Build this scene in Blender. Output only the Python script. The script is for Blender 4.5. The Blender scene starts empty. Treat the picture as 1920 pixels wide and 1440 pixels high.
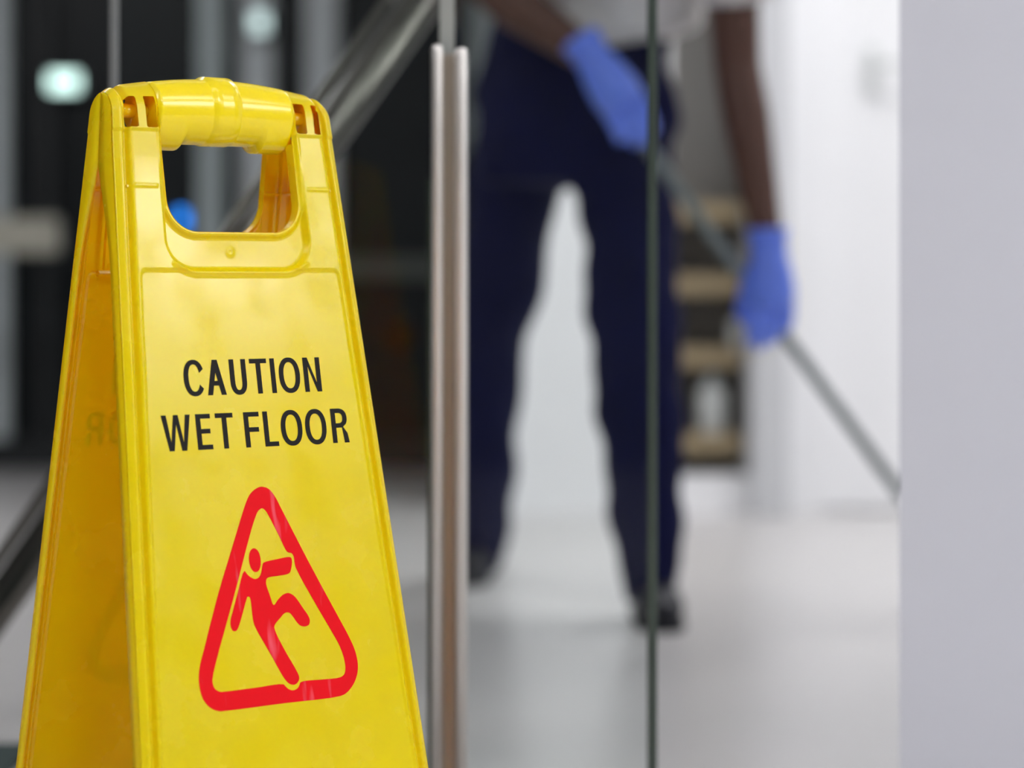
import bpy, bmesh, math, random
import numpy as np
from mathutils import Vector, Matrix

random.seed(4)
S = bpy.context.scene
COL = S.collection
CAMH = 0.483            # eye height above the floor (m)
F = 4500.0              # focal length in pixels of a 1920 px wide frame


def pt(px, py, y):
    """point of the photograph at distance y from the lens"""
    return Vector(((px - 960) / F * y, y, CAMH - (py - 600) / F * y))


# ------------------------------------------------------------------ camera, world, lights, exposure
cam_d = bpy.data.cameras.new('camera')
cam = bpy.data.objects.new('camera', cam_d)
COL.objects.link(cam)
cam.location = (0, 0, CAMH)
cam.rotation_euler = (math.pi / 2, 0, 0)
cam_d.sensor_fit = 'HORIZONTAL'
cam_d.sensor_width = 36
cam_d.lens = F / 1920 * 36
cam_d.shift_y = -120 / 1920
cam_d.clip_start = 0.05
cam_d.dof.use_dof = True
cam_d.dof.focus_distance = 1.87
cam_d.dof.aperture_fstop = 2.6
S.camera = cam

w = bpy.data.worlds.new('world')
S.world = w
w.use_nodes = True
w.node_tree.nodes['Background'].inputs[0].default_value = (0.75, 0.8, 0.85, 1)
w.node_tree.nodes['Background'].inputs[1].default_value = 0.15

S.view_settings.view_transform = 'Standard'
S.view_settings.look = 'None'
S.view_settings.gamma = 1
S.view_settings.exposure = 0.0
S.view_settings.use_curve_mapping = False
S.cycles.use_denoising = True
S.cycles.max_bounces = 14
S.cycles.transparent_max_bounces = 16
S.cycles.caustics_reflective = False
S.cycles.caustics_refractive = False
S.cycles.sample_clamp_indirect = 6

# unseen ceiling light panels, some added for sheen and fill: (x, y, width, depth, emission)
PANELS = [(-0.9, -1.2, 1.2, 0.3, 20), (1.3, -1.2, 1.2, 0.6, 30), (3.2, -1.4, 1.2, 0.6, 18), (5.3, -0.3, 2.8, 1.6, 16), (-2.5, 0.3, 1.2, 0.6, 20),
          (0.1, 0.9, 1.2, 0.3, 5), (2.4, 1.1, 1.2, 0.3, 15), (-1.7, 4.6, 1.2, 0.6, 10),
          (0.75, 4.7, 0.6, 1.2, 16), (2.4, 4.2, 1.2, 0.6, 12)]


# ------------------------------------------------------------------ helpers
def lin(c):
    return tuple((x / 255 / 12.92) if x / 255 <= 0.04045 else ((x / 255 + 0.055) / 1.055) ** 2.4 for x in c)


def mat(name, rgb, rough=0.5, metal=0.0, noise=0.0, nscale=8, spec=0.5, coat=0.0, bump=0.0, stretch=None):
    m = bpy.data.materials.new(name)
    m.use_nodes = True
    nt = m.node_tree
    b = nt.nodes['Principled BSDF']
    c = lin(rgb) + (1,)
    b.inputs['Base Color'].default_value = c
    b.inputs['Roughness'].default_value = rough
    b.inputs['Metallic'].default_value = metal
    b.inputs['Specular IOR Level'].default_value = spec
    b.inputs['Coat Weight'].default_value = coat
    if noise or bump:
        tc = nt.nodes.new('ShaderNodeTexCoord')
        n = nt.nodes.new('ShaderNodeTexNoise')
        n.inputs['Scale'].default_value = nscale
        n.inputs['Detail'].default_value = 4
        if stretch:
            mp = nt.nodes.new('ShaderNodeMapping')
            mp.inputs['Scale'].default_value = stretch
            nt.links.new(tc.outputs['Object'], mp.inputs['Vector'])
            nt.links.new(mp.outputs['Vector'], n.inputs['Vector'])
        else:
            nt.links.new(tc.outputs['Object'], n.inputs['Vector'])
        if noise:
            r = nt.nodes.new('ShaderNodeValToRGB')
            r.color_ramp.elements[0].position = 0.3
            r.color_ramp.elements[1].position = 0.7
            r.color_ramp.elements[0].color = tuple(x * (1 - noise) for x in c[:3]) + (1,)
            r.color_ramp.elements[1].color = tuple(min(1, x * (1 + noise)) for x in c[:3]) + (1,)
            nt.links.new(n.outputs['Fac'], r.inputs['Fac'])
            nt.links.new(r.outputs['Color'], b.inputs['Base Color'])
        if bump:
            bp = nt.nodes.new('ShaderNodeBump')
            bp.inputs['Strength'].default_value = bump
            bp.inputs['Distance'].default_value = 0.002
            nt.links.new(n.outputs['Fac'], bp.inputs['Height'])
            nt.links.new(bp.outputs['Normal'], b.inputs['Normal'])
    return m


def emis(name, rgb, strength):
    m = bpy.data.materials.new(name)
    m.use_nodes = True
    nt = m.node_tree
    nt.nodes.remove(nt.nodes['Principled BSDF'])
    e = nt.nodes.new('ShaderNodeEmission')
    e.inputs[0].default_value = lin(rgb) + (1,)
    e.inputs[1].default_value = strength
    nt.links.new(e.outputs[0], nt.nodes['Material Output'].inputs[0])
    return m


def plastic(name, rgb, rough, trans):
    """thin moulded plastic that lets some light through"""
    m = mat(name, rgb, rough, noise=0.03, nscale=14)
    nt = m.node_tree
    b = nt.nodes['Principled BSDF']
    t = nt.nodes.new('ShaderNodeBsdfTranslucent')
    t.inputs[0].default_value = lin((255, 108, 0)) + (1,)
    mx = nt.nodes.new('ShaderNodeMixShader')
    mx.inputs[0].default_value = trans
    nt.links.new(b.outputs[0], mx.inputs[1])
    nt.links.new(t.outputs[0], mx.inputs[2])
    nt.links.new(mx.outputs[0], nt.nodes['Material Output'].inputs[0])
    # smudged gloss
    tc = nt.nodes.new('ShaderNodeTexCoord')
    n = nt.nodes.new('ShaderNodeTexNoise')
    n.inputs['Scale'].default_value = 22
    n.inputs['Detail'].default_value = 5
    mr = nt.nodes.new('ShaderNodeMapRange')
    mr.inputs['From Min'].default_value = 0.35
    mr.inputs['From Max'].default_value = 0.65
    mr.inputs['To Min'].default_value = rough - 0.08
    mr.inputs['To Max'].default_value = rough + 0.08
    nt.links.new(tc.outputs['Object'], n.inputs['Vector'])
    nt.links.new(n.outputs['Fac'], mr.inputs['Value'])
    nt.links.new(mr.outputs['Result'], b.inputs['Roughness'])
    return m


def glassmat(name, tint, refl):
    m = bpy.data.materials.new(name)
    m.use_nodes = True
    nt = m.node_tree
    nt.nodes.remove(nt.nodes['Principled BSDF'])
    t = nt.nodes.new('ShaderNodeBsdfTransparent')
    t.inputs[0].default_value = tint + (1,)
    g = nt.nodes.new('ShaderNodeBsdfGlossy')
    g.inputs['Roughness'].default_value = 0.02
    f = nt.nodes.new('ShaderNodeFresnel')
    f.inputs['IOR'].default_value = 1.45
    mu = nt.nodes.new('ShaderNodeMath')
    mu.operation = 'MULTIPLY'
    mu.inputs[1].default_value = refl
    mx = nt.nodes.new('ShaderNodeMixShader')
    nt.links.new(f.outputs[0], mu.inputs[0])
    nt.links.new(mu.outputs[0], mx.inputs[0])
    nt.links.new(t.outputs[0], mx.inputs[1])
    nt.links.new(g.outputs[0], mx.inputs[2])
    nt.links.new(mx.outputs[0], nt.nodes['Material Output'].inputs[0])
    return m


def link_mesh(name, me, m=None, parent=None, smooth=False):
    o = bpy.data.objects.new(name, me)
    COL.objects.link(o)
    if m is not None:
        me.materials.append(m)
    if smooth:
        me.polygons.foreach_set('use_smooth', [True] * len(me.polygons))
    if parent is not None:
        o.parent = parent
    return o


def wmat(o):
    """world location of an (unrotated) chain of parents"""
    v = Vector((0, 0, 0))
    while o is not None:
        v = v + o.location
        o = o.parent
    return v


def obj(name, bm, m, parent=None, smooth=False):
    """bmesh in world coordinates -> one mesh object (kept in the parent's space)"""
    off = wmat(parent) if parent else Vector((0, 0, 0))
    if parent:
        bmesh.ops.translate(bm, verts=bm.verts, vec=-off)
    me = bpy.data.meshes.new(name)
    bm.to_mesh(me)
    bm.free()
    return link_mesh(name, me, m, parent, smooth)


def top(name, bm, m, smooth=False):
    """a thing that is one mesh: its origin at the middle of its base"""
    xs = [v.co for v in bm.verts]
    lo = Vector([min(c[i] for c in xs) for i in range(3)])
    hi = Vector([max(c[i] for c in xs) for i in range(3)])
    org = Vector(((lo.x + hi.x) / 2, (lo.y + hi.y) / 2, lo.z))
    bmesh.ops.translate(bm, verts=bm.verts, vec=-org)
    me = bpy.data.meshes.new(name)
    bm.to_mesh(me)
    bm.free()
    o = link_mesh(name, me, m, None, smooth)
    o.location = org
    return o


def empty(name, loc, label, cat, group=None):
    o = bpy.data.objects.new(name, None)
    o.empty_display_size = 0.05
    COL.objects.link(o)
    o.location = loc
    tag(o, label, cat, group)
    return o


def tag(o, label, cat, group=None):
    o['label'] = label
    o['category'] = cat
    if group:
        o['group'] = group
    return o


def struct(o, label=None):
    o['kind'] = 'structure'
    if label:
        o['label'] = label
    return o


def box(bm, lo, hi, bev=0.0):
    lo, hi = Vector(lo), Vector(hi)
    r = bmesh.ops.create_cube(bm, size=1)
    vs = r['verts']
    for v in vs:
        v.co = Vector([lo[i] + (v.co[i] + 0.5) * (hi[i] - lo[i]) for i in range(3)])
    if bev:
        es = list({e for v in vs for e in v.link_edges})
        bmesh.ops.bevel(bm, geom=es, offset=bev, segments=2, affect='EDGES', profile=0.6)
    return bm


def bx(lo, hi, bev=0.0):
    return box(bmesh.new(), lo, hi, bev)


def tube(bm, pts, radii, n=20, cap=True, squash=None):
    """tapered tube; radii: number or (side, depth); depth is along world y where possible"""
    pts = [Vector(p) for p in pts]
    rings = []
    for i, p in enumerate(pts):
        a = pts[max(0, i - 1)]
        b = pts[min(len(pts) - 1, i + 1)]
        t = (b - a).normalized()
        ref = Vector((0, 1, 0)) if abs(t.y) < 0.85 else Vector((0, 0, 1))
        s = t.cross(ref).normalized()
        d = s.cross(t).normalized()
        r = radii[i] if isinstance(radii, (list, tuple)) else radii
        rs, rd = r if isinstance(r, tuple) else (r, r)
        rings.append([bm.verts.new(p + s * math.cos(2 * math.pi * k / n) * rs + d * math.sin(2 * math.pi * k / n) * rd) for k in range(n)])
    for a, b in zip(rings, rings[1:]):
        for k in range(n):
            bm.faces.new((a[k], a[(k + 1) % n], b[(k + 1) % n], b[k]))
    if cap:
        bm.faces.new(rings[0][::-1])
        bm.faces.new(rings[-1])
    bmesh.ops.recalc_face_normals(bm, faces=bm.faces)
    return bm


def ball(bm, c, r, u=16, v=10):
    rx, ry, rz = r if isinstance(r, tuple) else (r, r, r)
    res = bmesh.ops.create_uvsphere(bm, u_segments=u, v_segments=v, radius=1)
    for q in res['verts']:
        q.co = Vector((c[0] + q.co.x * rx, c[1] + q.co.y * ry, c[2] + q.co.z * rz))
    return bm


def prism(bm, poly, z0, z1):
    """vertical prism over an (x, y) outline"""
    a = [bm.verts.new((x, y, z0)) for x, y in poly]
    b = [bm.verts.new((x, y, z1)) for x, y in poly]
    n = len(poly)
    for k in range(n):
        bm.faces.new((a[k], a[(k + 1) % n], b[(k + 1) % n], b[k]))
    bm.faces.new(a[::-1])
    bm.faces.new(b)
    bmesh.ops.recalc_face_normals(bm, faces=bm.faces)
    return bm


def fused(name, bm, m, parent, voxel=0.008, smooth=4, deform=None):
    """overlapping closed shapes fused into one continuous skin"""
    off = wmat(parent)
    bmesh.ops.translate(bm, verts=bm.verts, vec=-off)
    me = bpy.data.meshes.new(name)
    bm.to_mesh(me)
    bm.free()
    t = bpy.data.objects.new(name, me)
    COL.objects.link(t)
    md = t.modifiers.new('r', 'REMESH')
    md.mode = 'VOXEL'
    md.voxel_size = voxel
    ms = t.modifiers.new('s', 'SMOOTH')
    ms.iterations = smooth
    ms.factor = 0.5
    dg = bpy.context.evaluated_depsgraph_get()
    me2 = bpy.data.meshes.new_from_object(t.evaluated_get(dg), depsgraph=dg)
    bpy.data.objects.remove(t)
    bpy.data.meshes.remove(me)
    me2.name = name
    if deform:
        for v in me2.vertices:
            v.co = deform(v.co + off) - off
    me2.materials.clear()
    return link_mesh(name, me2, m, parent, True)


# ------------------------------------------------------------------ materials
M_floor = mat('floor_polished', (202, 200, 199), 0.30, noise=0.03, nscale=1.6, spec=0.5)
M_white = mat('white_paint', (240, 241, 243), 0.55, noise=0.01, nscale=3)
M_dim = mat('slate_paint', (92, 94, 98), 0.7, noise=0.02, nscale=3)
M_white_shaded = mat('white_paint_shaded', (200, 202, 205), 0.6, noise=0.01, nscale=3)  # white wall paint greyed where the pilaster gets less light
M_lav = mat('grey_paint', (194, 195, 203), 0.6, noise=0.012, nscale=4, bump=0.05)
M_ceil = mat('ceiling_paint', (225, 226, 228), 0.8, noise=0.01)
M_dark = mat('dark_frame', (34, 38, 40), 0.5, noise=0.1)
M_greymetal_lit = mat('grey_mullion_lit', (232, 236, 240), 0.45, noise=0.04, nscale=3)  # grey mullion colour lightened for the light falling on the wide mullions
M_greymetal = mat('grey_mullion', (206, 216, 218), 0.45, 0.0, noise=0.06, nscale=3)
M_glassdark = mat('night_glass', (20, 25, 27), 0.3, noise=0.25, nscale=0.8, spec=0.25)
M_steel = mat('brushed_steel', (226, 222, 218), 0.42, 1.0, noise=0.06, nscale=60, stretch=(1, 1, 0.03))
M_steel_dk = mat('dark_steel', (158, 146, 132), 0.4, 1.0, noise=0.06, nscale=60, stretch=(1, 1, 0.03))
M_rail = mat('brushed_rail', (104, 101, 96), 0.28, 1.0, noise=0.06, nscale=50)
M_pane = glassmat('glass_clear', (0.965, 0.985, 0.98), 0.3)
M_edge = mat('glass_edge_green', (56, 66, 59), 0.25, noise=0.1, nscale=10, spec=0.4)
M_edge_lt = mat('glass_edge_pale', (150, 152, 148), 0.25, noise=0.06, nscale=10)
M_yel = plastic('yellow_plastic', (244, 238, 13), 0.24, 0.34)
M_yelh = mat('yellow_handle', (244, 218, 10), 0.20, noise=0.02, nscale=20)
M_black = mat('black_print', (18, 14, 10), 0.55, spec=0.2, noise=0.1, nscale=60)
M_navy = mat('navy_cotton', (12, 16, 56), 0.85, spec=0.2, noise=0.12, nscale=14, bump=0.4)
M_shoe = mat('dark_shoe', (18, 20, 30), 0.5, noise=0.1)
M_sole = mat('dark_sole', (28, 30, 36), 0.7, noise=0.1)
M_shirt = mat('pale_grey_cotton', (214, 212, 210), 0.85, noise=0.04, nscale=12, bump=0.4)
M_skin = mat('dark_brown_skin', (92, 62, 50), 0.5, noise=0.08, nscale=16)
M_hair = mat('black_hair', (16, 14, 13), 0.8, noise=0.2, nscale=90, bump=0.8)
M_eye = mat('eye_white', (225, 220, 212), 0.3, noise=0.02)
M_glove = mat('blue_nitrile', (108, 140, 255), 0.42, noise=0.06, nscale=24, bump=0.25)
M_pole = mat('grey_pole', (128, 138, 138), 0.35, 0.3, noise=0.06, nscale=20)
M_mop = mat('mop_cotton', (196, 194, 186), 0.9, noise=0.1, nscale=80)
M_tan = mat('tan_wood', (158, 141, 110), 0.6, noise=0.12, nscale=6, stretch=(0.3, 3, 3))
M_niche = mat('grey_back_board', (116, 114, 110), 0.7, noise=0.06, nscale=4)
M_pale = mat('pale_plastic', (212, 216, 214), 0.4, noise=0.03)
M_beige = mat('beige_bar', (176, 174, 160), 0.5, noise=0.05)
M_mat = mat('dark_green_rubber', (44, 60, 58), 0.9, noise=0.15, nscale=120, bump=0.6)

# red print with worn streaks
M_red = mat('red_print', (226, 8, 24), 0.55, spec=0.12)
nt = M_red.node_tree
tc = nt.nodes.new('ShaderNodeTexCoord')
mp = nt.nodes.new('ShaderNodeMapping')
mp.inputs['Scale'].default_value = (90, 90, 5)
no = nt.nodes.new('ShaderNodeTexNoise')
no.inputs['Scale'].default_value = 1.0
no.inputs['Detail'].default_value = 2
rp = nt.nodes.new('ShaderNodeValToRGB')
rp.color_ramp.elements[0].position = 0.64
rp.color_ramp.elements[0].color = lin((226, 7, 23)) + (1,)
rp.color_ramp.elements[1].position = 0.78
rp.color_ramp.elements[1].color = lin((236, 96, 112)) + (1,)
nt.links.new(tc.outputs['Object'], mp.inputs['Vector'])
nt.links.new(mp.outputs['Vector'], no.inputs['Vector'])
nt.links.new(no.outputs['Fac'], rp.inputs['Fac'])
nt.links.new(rp.outputs['Color'], nt.nodes['Principled BSDF'].inputs['Base Color'])

# ------------------------------------------------------------------ room shell
X0, X1, Y0, Y1, ZC = -4.5, 7.5, -3.0, 8.6, 2.7
struct(obj('floor', bx((X0 - .1, Y0 - .1, -0.12), (X1 + .1, Y1 + .1, 0)), M_floor))
struct(obj('ceiling', bx((X0 - .1, Y0 - .1, ZC), (X1 + .1, Y1 + .1, ZC + .12)), M_ceil))
struct(obj('wall_left', bx((X0 - .1, Y0, 0), (X0, Y1, ZC)), M_dark))
struct(obj('wall_east', bx((X1, Y0, 0), (X1 + .1, Y1, ZC)), M_dim))
struct(obj('wall_rear', bx((X0, Y0 - .1, 0), (X1, Y0, ZC)), M_dim))
struct(obj('wall_far', bx((X0, Y1, 0), (X1, Y1 + .1, ZC)), M_dark))
# plain partition close on the right, its end seen sharp against the corridor
xw = (1686 - 960) / F * 2.4
struct(obj('wall_right', prism(bmesh.new(), [(xw, 2.40), (2.2, 2.40), (2.2, 2.47), (xw + .014, 2.47)], 0, ZC), M_lav),
       'plain pale grey partition at the right of the corridor')

YW = 6.0


def gx(px, y=YW):
    return (px - 960) / F * y


def gz(py, y=YW):
    return CAMH - (py - 600) / F * y


# white back wall: pier between the legs, shelf niche, pilaster, door
XN0, XN1 = gx(1256), gx(1404)
struct(obj('wall_back', bx((gx(948), YW, 0), (XN0, YW + .35, ZC)), M_white), 'white wall seen between the legs of the person')
struct(obj('wall_plinth', bx((XN0, YW - .02, 0), (XN1, YW + .35, gz(893))), M_white))
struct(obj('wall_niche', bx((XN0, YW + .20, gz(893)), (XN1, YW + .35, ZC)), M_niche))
struct(obj('wall_pilaster', bx((XN1, YW - .10, 0), (gx(1470), YW + .35, ZC), .004), M_white_shaded))
struct(obj('wall_corridor', bx((gx(1470), YW + .02, 0), (gx(1543), YW + .35, ZC)), M_white))
struct(obj('wall_end', bx((gx(1900), YW + .02, 0), (X1, YW + .35, ZC)), M_white))
d = struct(obj('door_1', bx((gx(1543), YW + .06, 0.006), (gx(1900), YW + .11, 2.1), .003), M_white), 'white door with a grey lever handle')
dh = obj('handle_plate', bx((gx(1630), YW + .045, gz(180)), (gx(1650), YW + .06, gz(84)), .004), M_pale, d)
hb = bmesh.new()
tube(hb, [(gx(1640), YW + .05, gz(120)), (gx(1640), YW + .005, gz(120)), (gx(1640) + .012, YW - .005, gz(120)), (gx(1640) + .11, YW - .005, gz(122))], .008, 10)
obj('lever', hb, M_pale, dh, True)
struct(obj('trim_1', bx((gx(1543), YW + .02, 2.1), (gx(1900), YW + .35, ZC)), M_white))

# dark glazed lobby front behind the sign: a frame, mullions, night-dark panes
YG = 7.75
wn = struct(obj('window_1', bx((X0, YG - .04, 0), (gx(948, YG), YG + .04, 0.10), .004), M_dark), 'dark glazed lobby front with grey mullions')
obj('head_rail', bx((X0, YG - .05, 2.5), (gx(948, YG), YG + .05, ZC)), M_dark, wn)
mull = [(3, 34), (92, 26), (398, 44), (486, 58), (606, 60), (905, 44), (-420, 50), (-830, 50), (-1300, 50)]
for px, wd in mull:
    a, b = gx(px - wd / 2, YG), gx(px + wd / 2, YG)
    obj('mullion', bx((a, YG - .07, .10), (b, YG + .05, 2.5), .006), M_dark if px == 92 else (M_greymetal_lit if px in (486, 606) else M_greymetal), wn)
ed = sorted(gx(p, YG) for p, _ in mull)
ed = [X0] + ed + [gx(948, YG)]
for a, b in zip(ed, ed[1:]):
    if b - a > .03:
        obj('pane', bx((a, YG, .10), (b, YG + .012, 2.5)), M_glassdark, wn)
obj('transom', bx((gx(560, YG), YG - .05, gz(522, YG)), (gx(905, YG), YG + .03, gz(484, YG))), mat('dull_transom', (96, 100, 94), .6, noise=.08), wn)

# unseen ceiling light panels, placed and set to light sign, walls and lobby
for i, (x, y, wx, wy, e) in enumerate(PANELS):
    where = ['behind the camera side', 'over the open hall', 'mid hall', 'largest, unseen, placed along the hall for the sign sheen', 'added at the left to light the sign flanges', 'over the caution sign',
             'over the passage by the partition', 'added in the dark lobby to brighten the left', 'over the cleaner', 'behind the partition'][i]
    o = empty('ceiling_light', (x, y, ZC - .05), 'white ceiling light panel ' + where, 'light', 'ceiling light panels')
    fb = bmesh.new()
    for lo, hi in (((-wx / 2 - .03, -wy / 2 - .03), (wx / 2 + .03, -wy / 2)), ((-wx / 2 - .03, wy / 2), (wx / 2 + .03, wy / 2 + .03)),
                   ((-wx / 2 - .03, -wy / 2), (-wx / 2, wy / 2)), ((wx / 2, -wy / 2), (wx / 2 + .03, wy / 2))):
        box(fb, (x + lo[0], y + lo[1], ZC - .05), (x + hi[0], y + hi[1], ZC))
    obj('frame', fb, M_white, o)
    obj('diffuser', bx((x - wx / 2, y - wy / 2, ZC - .035), (x + wx / 2, y + wy / 2, ZC - .01)), emis('panel_light_%d' % i, (251, 250, 251), e), o)

# ------------------------------------------------------------------ the caution sign
TH, AL = 0.66554, 0.16435
SX, SY, SZ = -0.23805, 1.9, CAMH + 0.23689       # where the two panel planes' axis lies
CC, ROLL = 0.00888, 0.01378
VB = 0.7385
cr, sr = math.cos(ROLL), math.sin(ROLL)
RM = np.array([[cr, 0, -sr], [0, 1, 0], [sr, 0, cr]])


def frame(side):
    d = np.array([math.cos(TH), math.sin(TH), 0.0]) * side
    n = np.array([math.sin(TH), -math.cos(TH), 0.0]) * side
    z = np.array([0, 0, 1.0])
    V = n * math.sin(AL) - z * math.cos(AL)
    W = n * math.cos(AL) + z * math.sin(AL)
    R = RM if side > 0 else RM
    O = np.array([SX, SY, SZ]) + R @ n * CC
    return R @ d, R @ V, R @ W, O


SROOT = np.array([SX, SY, 0.0])
sign = empty('wet_floor_sign', SROOT, 'yellow plastic folding caution sign with black lettering standing on the floor', 'sign')


def tow(side, u, v, wv):
    d, V, W, O = frame(side)
    return O + np.outer(u, d) + np.outer(v, V) + np.outer(wv, W)


def sstep(x, a, b):
    t = np.clip((x - a) / (b - a), 0, 1)
    return t * t * (3 - 2 * t)


def gw(v):
    return 0.0854 + 0.0544 * v


def ew(v):
    return gw(v) + 0.0098


V0 = 0.077
RARC = (CC + math.sin(AL) * V0) / 0.986


def sd_round(u, v, hw, v0, v1, r):
    """signed distance to a box |u|<hw(v), v0<v<v1 whose lower corners are round"""
    qx = np.abs(u) - (hw - r)
    qy = v - (v1 - r)
    out = np.hypot(np.maximum(qx, 0), np.maximum(qy, 0)) + np.minimum(np.maximum(qx, qy), 0) - r
    return np.maximum(out, v0 - v)


def sd_box(u, v, u0, u1, v0, v1):
    return np.maximum(np.maximum(u0 - u, u - u1), np.maximum(v0 - v, v - v1))


def hole_sd(u, v):
    h = sd_round(u, v, 0.0600 + 0 * v, -1.0, 0.1705, 0.0255)
    au = np.abs(u)
    s = np.minimum(sd_box(au, v, .0632, .0730, .0660, .0902), sd_box(au, v, .0800, .0895, .0660, .0902))
    return h, np.minimum(h, s)


def height(u, v):
    au = np.abs(u)
    g = gw(v)
    wv = np.zeros_like(u)
    # groove along the edge and the rounded outer bead that falls away from it
    wv -= 0.0058 * np.exp(-((au - g) / 0.0022) ** 2)
    t = np.clip((au - g - 0.001) / 0.0088, 0, 1)
    wv -= np.where(au > g, 0.0045 * t ** 1.6, 0)
    wv -= 0.0005 * sstep(au - g, 0, 0.002)
    # sunken label field
    fe = 0.0785 + 0.0587 * v
    lab = -sd_round(u, -v, fe, -2.0, -0.2000, 0.006)
    wv -= 0.0016 * sstep(lab, 0, 0.0016) * (v > .19)
    # sunken bay round the grip opening
    hu = 0.0655 + 0.02 * (v - 0.125)
    bay = -sd_round(u, v, hu, -1.0, 0.2025, 0.027)
    wv -= 0.0062 * sstep(bay, 0.0, 0.0048) * sstep(v, .06, .095)
    wv += 0.0016 * sstep(bay, -.004, 0) * (1 - sstep(bay, 0, .002)) * (v > .195)
    # raised lip of the opening
    h, _ = hole_sd(u, v)
    wv += 0.0034 * (1 - sstep(np.abs(h - 0.0012), 0.0008, 0.0040)) * sstep(v, .082, .094)
    # thin moulding lines
    wv += 0.0007 * np.exp(-((v - 0.1355) / 0.0008) ** 2) * (au > .068) * (au < g - .003)
    # moulded slot blocks stand proud below the shoulder
    wv += 0.0012 * sstep(0.0925 - v, 0, 0.0012) * (au > .0605)
    # the injection mark
    rr = np.hypot(u + 0.006, v - 0.1855)
    wv += 0.0009 * np.exp(-(rr / 0.0030) ** 2) - 0.0010 * np.exp(-(rr / 0.0012) ** 2)
    return wv


def bend(u, q, wv):
    """arc length q above the shoulder line bends the sheet over to the middle plane"""
    phi = np.clip((V0 - q) / RARC, 0, None)
    v = np.where(q < V0, V0 - (RARC + wv) * np.sin(phi), q)
    ww = np.where(q < V0, -RARC + (RARC + wv) * np.cos(phi), wv)
    return v, ww, phi


QTOP = V0 - math.radians(80.6) * RARC


def shoulder(P, u, phi):
    P = P.copy()
    P[:, 2] += np.clip(phi / 1.4, 0, 1) ** 1.5 * 0.0055 * np.clip((0.096 - np.abs(u)) / 0.036, 0, 1.2)
    return P


def mesh_np(name, P, faces, m, parent, smooth=True):
    me = bpy.data.meshes.new(name)
    off = np.array(wmat(parent))
    me.from_pydata((P - off).tolist(), [], faces)
    me.update()
    return link_mesh(name, me, m, parent, smooth)


def panel(side, name):
    nu, nv = 241, 560
    s = np.linspace(-1, 1, nu)
    q = np.concatenate([np.linspace(QTOP, .21, 150), np.linspace(.21, VB, nv - 149)[1:]])
    U = s[None, :] * ew(np.maximum(q, V0 - .02))[:, None]
    Q = np.repeat(q[:, None], nu, 1)
    u, qq = U.ravel(), Q.ravel().copy()
    _, sd = hole_sd(u, qq)
    idx = np.arange(nu * nv).reshape(nv, nu)
    quads = np.stack([idx[:-1, :-1], idx[1:, :-1], idx[1:, 1:], idx[:-1, 1:]], -1).reshape(-1, 4)
    inside = sd < 0
    keep = ~(inside[quads].all(1))
    quads = quads[keep]
    used = np.zeros(nu * nv, bool)
    used[quads.ravel()] = True
    # pull the ragged rim onto the true outline
    for _ in range(4):
        e = 1e-5
        s0 = hole_sd(u, qq)[1]
        gx_ = (hole_sd(u + e, qq)[1] - s0) / e
        gy_ = (hole_sd(u, qq + e)[1] - s0) / e
        gl = np.maximum(gx_ ** 2 + gy_ ** 2, .25)
        mv = used & inside
        u = np.where(mv, u - s0 * gx_ / gl, u)
        qq = np.where(mv, qq - s0 * gy_ / gl, qq)
    wv = height(u, qq)
    v, ww, phi = bend(u, qq, wv)
    P = shoulder(tow(side, u, v, ww), u, phi)
    # side flanges that run back from the bead
    faces = quads.tolist()
    extra = []
    base = len(P)
    for sg in (-1, 1):
        col = idx[:, 0] if sg < 0 else idx[:, -1]
        vv, w0, uu = v[col], ww[col], u[col]
        dep = 0.0105 + 0.014 * (1 - sstep(vv, .085, .20))
        mid = CC + vv * math.sin(AL)
        dep = np.minimum(dep, np.maximum((mid + w0 * math.cos(AL)) / math.cos(AL) - .0008, 0.0004))
        ring = []
        for frac, inset in ((0.08, -.0006), (0.5, -.0012), (1.0, -.0012), (1.0, .0012), (0.1, .0016)):
            Pn = shoulder(tow(side, uu - sg * inset, vv, w0 - dep * frac), uu, phi[col])
            ring.append(np.arange(len(Pn)) + base)
            base += len(Pn)
            extra.append(Pn)
        allr = [np.array(col)] + ring
        for a, b in zip(allr, allr[1:]):
            for k in range(nv - 1):
                f = (int(a[k]), int(b[k]), int(b[k + 1]), int(a[k + 1]))
                faces.append(f if sg > 0 else f[::-1])
    # inward wall of the grip opening
    bu = []
    for k in range(25):
        bu.append((-0.0600, 0.098 + (0.145 - 0.098) * k / 24))
    for k in range(1, 19):
        a = math.pi / 2 * k / 18
        bu.append((-0.0345 - 0.0255 * math.cos(a), 0.145 + 0.0255 * math.sin(a)))
    for k in range(1, 20):
        bu.append((-0.0345 + 0.069 * k / 20, 0.1705))
    bu += [(-a, b) for a, b in reversed(bu[:-19])]
    bu = np.array(bu)
    hw_ = height(bu[:, 0], bu[:, 1])
    dep = 0.0115
    r0 = tow(side, bu[:, 0], bu[:, 1], hw_ + .0002)
    r1 = tow(side, bu[:, 0] * .985, bu[:, 1] - .0006, hw_ - .004)
    r2 = tow(side, bu[:, 0] * .985, bu[:, 1] - .0006, hw_ * 0 - dep)
    nb = len(bu)
    for a, b in ((0, 1), (1, 2)):
        for k in range(nb - 1):
            faces.append((base + a * nb + k, base + b * nb + k, base + b * nb + k + 1, base + a * nb + k + 1))
    extra += [r0, r1, r2]
    P = np.vstack([P] + extra)
    o = mesh_np(name, P, faces, M_yel, sign)
    return o


front = panel(1, 'front_panel')
back = panel(-1, 'back_panel')


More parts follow.
